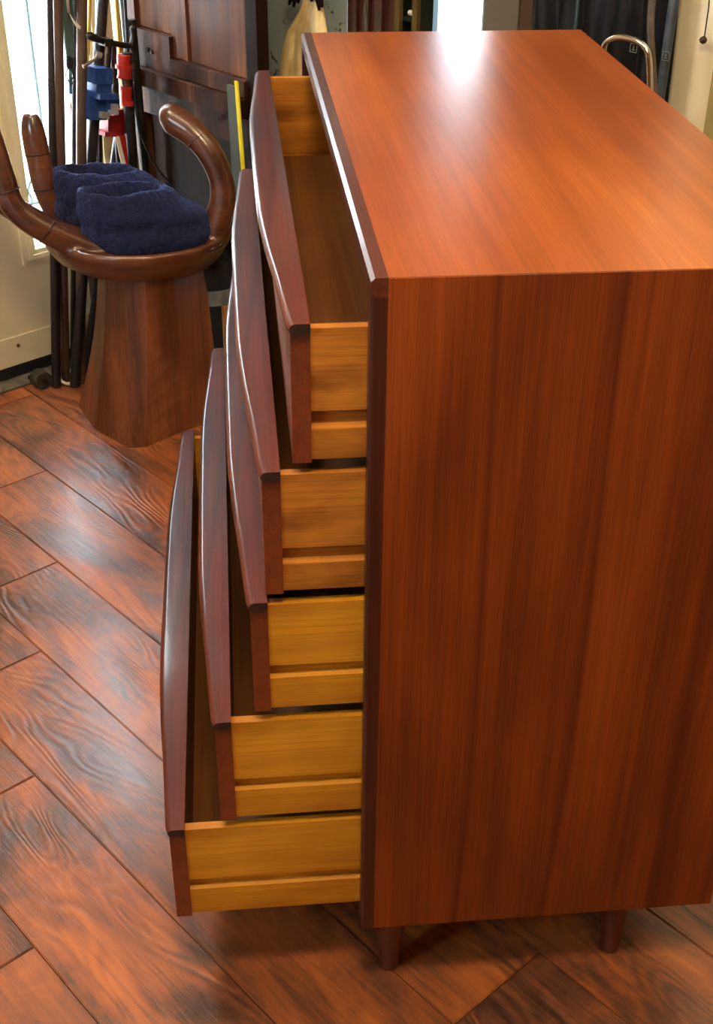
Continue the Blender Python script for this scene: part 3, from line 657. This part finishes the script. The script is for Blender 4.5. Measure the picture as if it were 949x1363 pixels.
# ------------------------------------------------------------------ things behind the dresser, right side
def ab(px, a, py=0): return at(px, py, A, a).dot(B)
b0, b1 = ab(462, 1.36), ab(330, 1.36)
bd = tag(obj('painted_board', rbox(1.36, 1.385, b0, b1, .0, 1.7), peel, bevel=.003), 'pale blue-grey painted board with chipped paint standing behind the antique cabinet', 'board')
# post
pt = thing('carved_post', 'glossy red-brown striped wooden post behind the dresser', 'post', R(1.38, 1.46, 0))
b0, b1 = ab(526, 1.33), ab(461, 1.33)
obj('shaft', rbox(1.335, 1.40, b0, b1, 0, 1.9), post_wood, pt, bevel=.006, segs=3)
for f in (.28, .55, .8):
    obj('moulding', rbox(1.324, 1.3345, b0+(b1-b0)*f-.008, b0+(b1-b0)*f+.008, 0, 1.9), post_wood, pt, bevel=.003)
# narrow dark green cabinet with gilded edges and an inner shelf
b0, b1 = ab(577, 1.385), ab(528, 1.34)
gc = thing('display_case', 'narrow dark green open case with gilded front edges', 'case', R(1.365, (b0+b1)/2, 0))
bm = rbox(1.345, 1.385, b0, b0+.008, 0, 1.8); rbox(1.345, 1.385, b1-.008, b1, 0, 1.8, bm); rbox(1.378, 1.385, b0, b1, 0, 1.8, bm)
obj('case_walls', bm, green_dark, gc)
for bb in (b0, b1-.016): obj('gilded_edge', rbox(1.334, 1.345, bb, bb+.016, 0, 1.8), gilt, gc, bevel=.002)
for z in (.3, .62, .935, 1.3): obj('shelf', rbox(1.35, 1.378, b0+.008, b1-.008, z-.01, z), green_dark, gc)
obj('bottom_shelf', rbox(1.35, 1.378, b0+.008, b1-.008, .0, .03), green_dark, gc)
bm = tube([R(1.362, b0+.02, .942), R(1.362, b1-.02, .942)], .006, 12)
tag(obj('white_roll', bm, paper, smooth=True, angle=50), 'thin white roll lying on the shelf of the green case', 'roll')
# grey brown board and brown board
b0, b1 = ab(691, 1.50), ab(645, 1.50)
tag(obj('tall_board', rbox(1.50, 1.53, b0, b1, 0, 2.0), grey_brown, bevel=.002), 'tall grey-brown board standing right of the bright window', 'board')
b2 = ab(714, 1.50)
tag(obj('tall_board', rbox(1.505, 1.53, b2, b0-.002, 0, 2.0), brown_board, bevel=.002), 'tall dark brown board next to the black plastic sheeting', 'board')
# black sheeting
b0, b1 = ab(908, 1.42), ab(709, 1.42)
bm = bmesh.new(); nx, nz = 60, 60; rows = []
for i in range(nx+1):
    row = []
    for j in range(nz+1):
        b = b0+(b1-b0)*i/nx; z = .002+1.45*j/nz
        d = .010*math.sin(i*.55+.8*math.sin(j*.09)) + .008*noise.noise(V((i*.18, j*.10, 0))) + .004*noise.noise(V((i*.5, j*.4, 3)))
        row.append(bm.verts.new(R(1.42+d, b, z)))
    rows.append(row)
for i in range(nx):
    for j in range(nz): bm.faces.new((rows[i][j], rows[i+1][j], rows[i+1][j+1], rows[i][j+1]))
bm = evaluated(bm, [('SOLIDIFY', dict(thickness=.004))])
sh = thing('black_sheeting', 'glossy black plastic sheeting hanging between brown board and cream panel', 'sheet', R(1.42, (b0+b1)/2, 0))
obj('sheet', bm, black_plastic, sh, smooth=True)
obj('hem', tube([R(1.405, b0+.004, .002), R(1.402, b0+.010, .7), R(1.405, b0+.004, 1.45)], .010, 10), mottled('navy_tape', srgb(36, 48, 66), srgb(56, 68, 86), 30, .5), sh, smooth=True)
obj('fold', tube([R(1.402, ab(769, 1.40), .3), R(1.402, ab(769, 1.40), 1.45)], .006, 8), mat('dark_teal_fold', srgb(26, 44, 48), .35), sh, smooth=True)
# small printed squares on the sheeting
def print_square(px, py, s):
    c_ = at(px, py, A, 1.392); bm = bmesh.new(); t = .0011
    for (u0, u1, v0, v1) in ((-s, s, -s, -s+t), (-s, s, s-t, s), (-s, -s+t, -s, s), (s-t, s, -s, s), (-s*.4, s*.4, -s*.5, -s*.5+t), (-s*.1, s*.1, -s*.2, s*.5)):
        vs = [c_+B*u+Z*v for u, v in ((u0, v0), (u1, v0), (u1, v1), (u0, v1))]; prism(vs, A*.001, bm)
    obj('printed_square', bm, mat('print_grey', srgb(110, 118, 124), .6), sh)
print_square(843, 64, .0085); print_square(886, 75, .0085)
# chrome tube (bent frame)
def tb(px, py): return at(px, py, A, 1.26)
pts = spline([tb(803, 110), tb(803, 72), tb(806, 58), tb(816, 51), tb(830, 50), tb(848, 55), tb(860, 66), tb(864, 84), tb(865, 125)], 6)
pts = [V((pts[0][0], pts[0][1], .002))] + pts + [V((pts[-1][0], pts[-1][1], .002))]
tag(obj('chrome_frame', tube(pts, .0062, 14), chrome, smooth=True, angle=60), 'bent chrome tube frame standing before the black sheeting', 'frame')
st = [at(x, y, A, 1.30) for x, y in ((869, -40), (868, 0), (866, 22), (866, 50), (868, 80), (872, 125))]
st = st + [V((st[-1].x, st[-1].y, .004))]
tag(obj('hanging_strap', tube(st, .0085, 10, None, .35, tuple(A)), strap_mat, smooth=True), 'grey-brown strap hanging beside the bent chrome tube', 'strap')
# cream panel with pull cord
b0, b1 = ab(1010, 1.46), ab(902, 1.46)
tag(obj('cream_panel', rbox(1.46, 1.49, -.2, b1, .0, 2.2), cream_bright, bevel=.003), 'plain cream panel standing right of the black sheeting', 'panel')
tag(obj('olive_post', rbox(1.36, 1.40, ab(1020, 1.36), ab(948, 1.36, 98), .0, 1.6), mottled('olive_paint', srgb(150, 140, 92), srgb(166, 154, 104), 6, .6), bevel=.003), 'olive-beige post standing right of the cream panel', 'post')
pcd = thing('pull_cord', 'thin black pull cord with a small knob before the cream panel', 'cord', at(936, 56, A, 1.44))
obj('cord', tube(spline([at(x, y, A, 1.44) for x, y in ((946, -60), (944, 0), (941, 25), (938, 46), (937, 52))], 4), .0013, 8), black_rubber, pcd, smooth=True)
k_ = at(936, 53, A, 1.44)
obj('knob', rings_mesh([(0, 0, .001, .001, -.008), (0, 0, .006, .006, -.005), (0, 0, .008, .008, 0), (0, 0, .005, .005, .005), (0, 0, .001, .001, .007)], 14, None, 0, k_), mat('brown_knob', srgb(60, 40, 30), .4), pcd, smooth=True)

# towel hanging from a dark carved hook
TA = 1.22
def tw(px, py, d=0): return at(px, py, A, TA-d)
prof = [(0, 404, 428), (12, 401, 430), (30, 391, 433), (45, 382, 435), (70, 376, 437), (100, 373, 440), (140, 371, 446), (185, 370, 450)]
bm = bmesh.new(); rows = []
for i, (y, x0, x1) in enumerate(spline(prof, 5)):
    row = []
    for k in range(37):
        u = k/36; amp = .006*min(1, (y+20)/80)
        d = amp*(math.sin(u*10+.4)+.4*math.sin(u*19+y*.01)) + .004*noise.noise(V((u*9, y*.03, 0)))
        row.append(bm.verts.new(tw(x0+(x1-x0)*u, y, d)))
    rows.append(row)
for a, b in zip(rows, rows[1:]):
    for k in range(36): bm.faces.new((a[k], a[k+1], b[k+1], b[k]))
bm = evaluated(bm, [('SOLIDIFY', dict(thickness=.008, offset=0)), ('SUBSURF', dict(levels=1))])
tag(obj('towel', bm, towel_mat, smooth=True), 'cream-yellow towel hanging in folds behind the open top drawer', 'towel')
hk = thing('wall_hook', 'dark carved claw-like hook holding the cream towel', 'hook', tw(404, -20))
bm = bmesh.new(); tube([tw(384, -30, -.01), tw(404, -22, -.0), tw(424, -30, -.01)], .016, 12, bm)
obj('bar', tube([tw(404, -22, .0), R(1.36, tw(404, -22).dot(B), tw(404, -22).z)], .012, 12), antique_dk, hk, smooth=True); 
obj('back_bar', bm, antique_dk, hk, smooth=True)
for (x, y) in ((385, 6), (391, 9), (397, 4), (415, 2), (425, 14), (429, 10)):
    obj('claw', tube([tw(x+(404-x)*.4, -22, .012), tw(x+(404-x)*.15, -8, .018), tw(x, y, .016)], [.010, .008, .003], 10), antique_dk, hk, smooth=True)
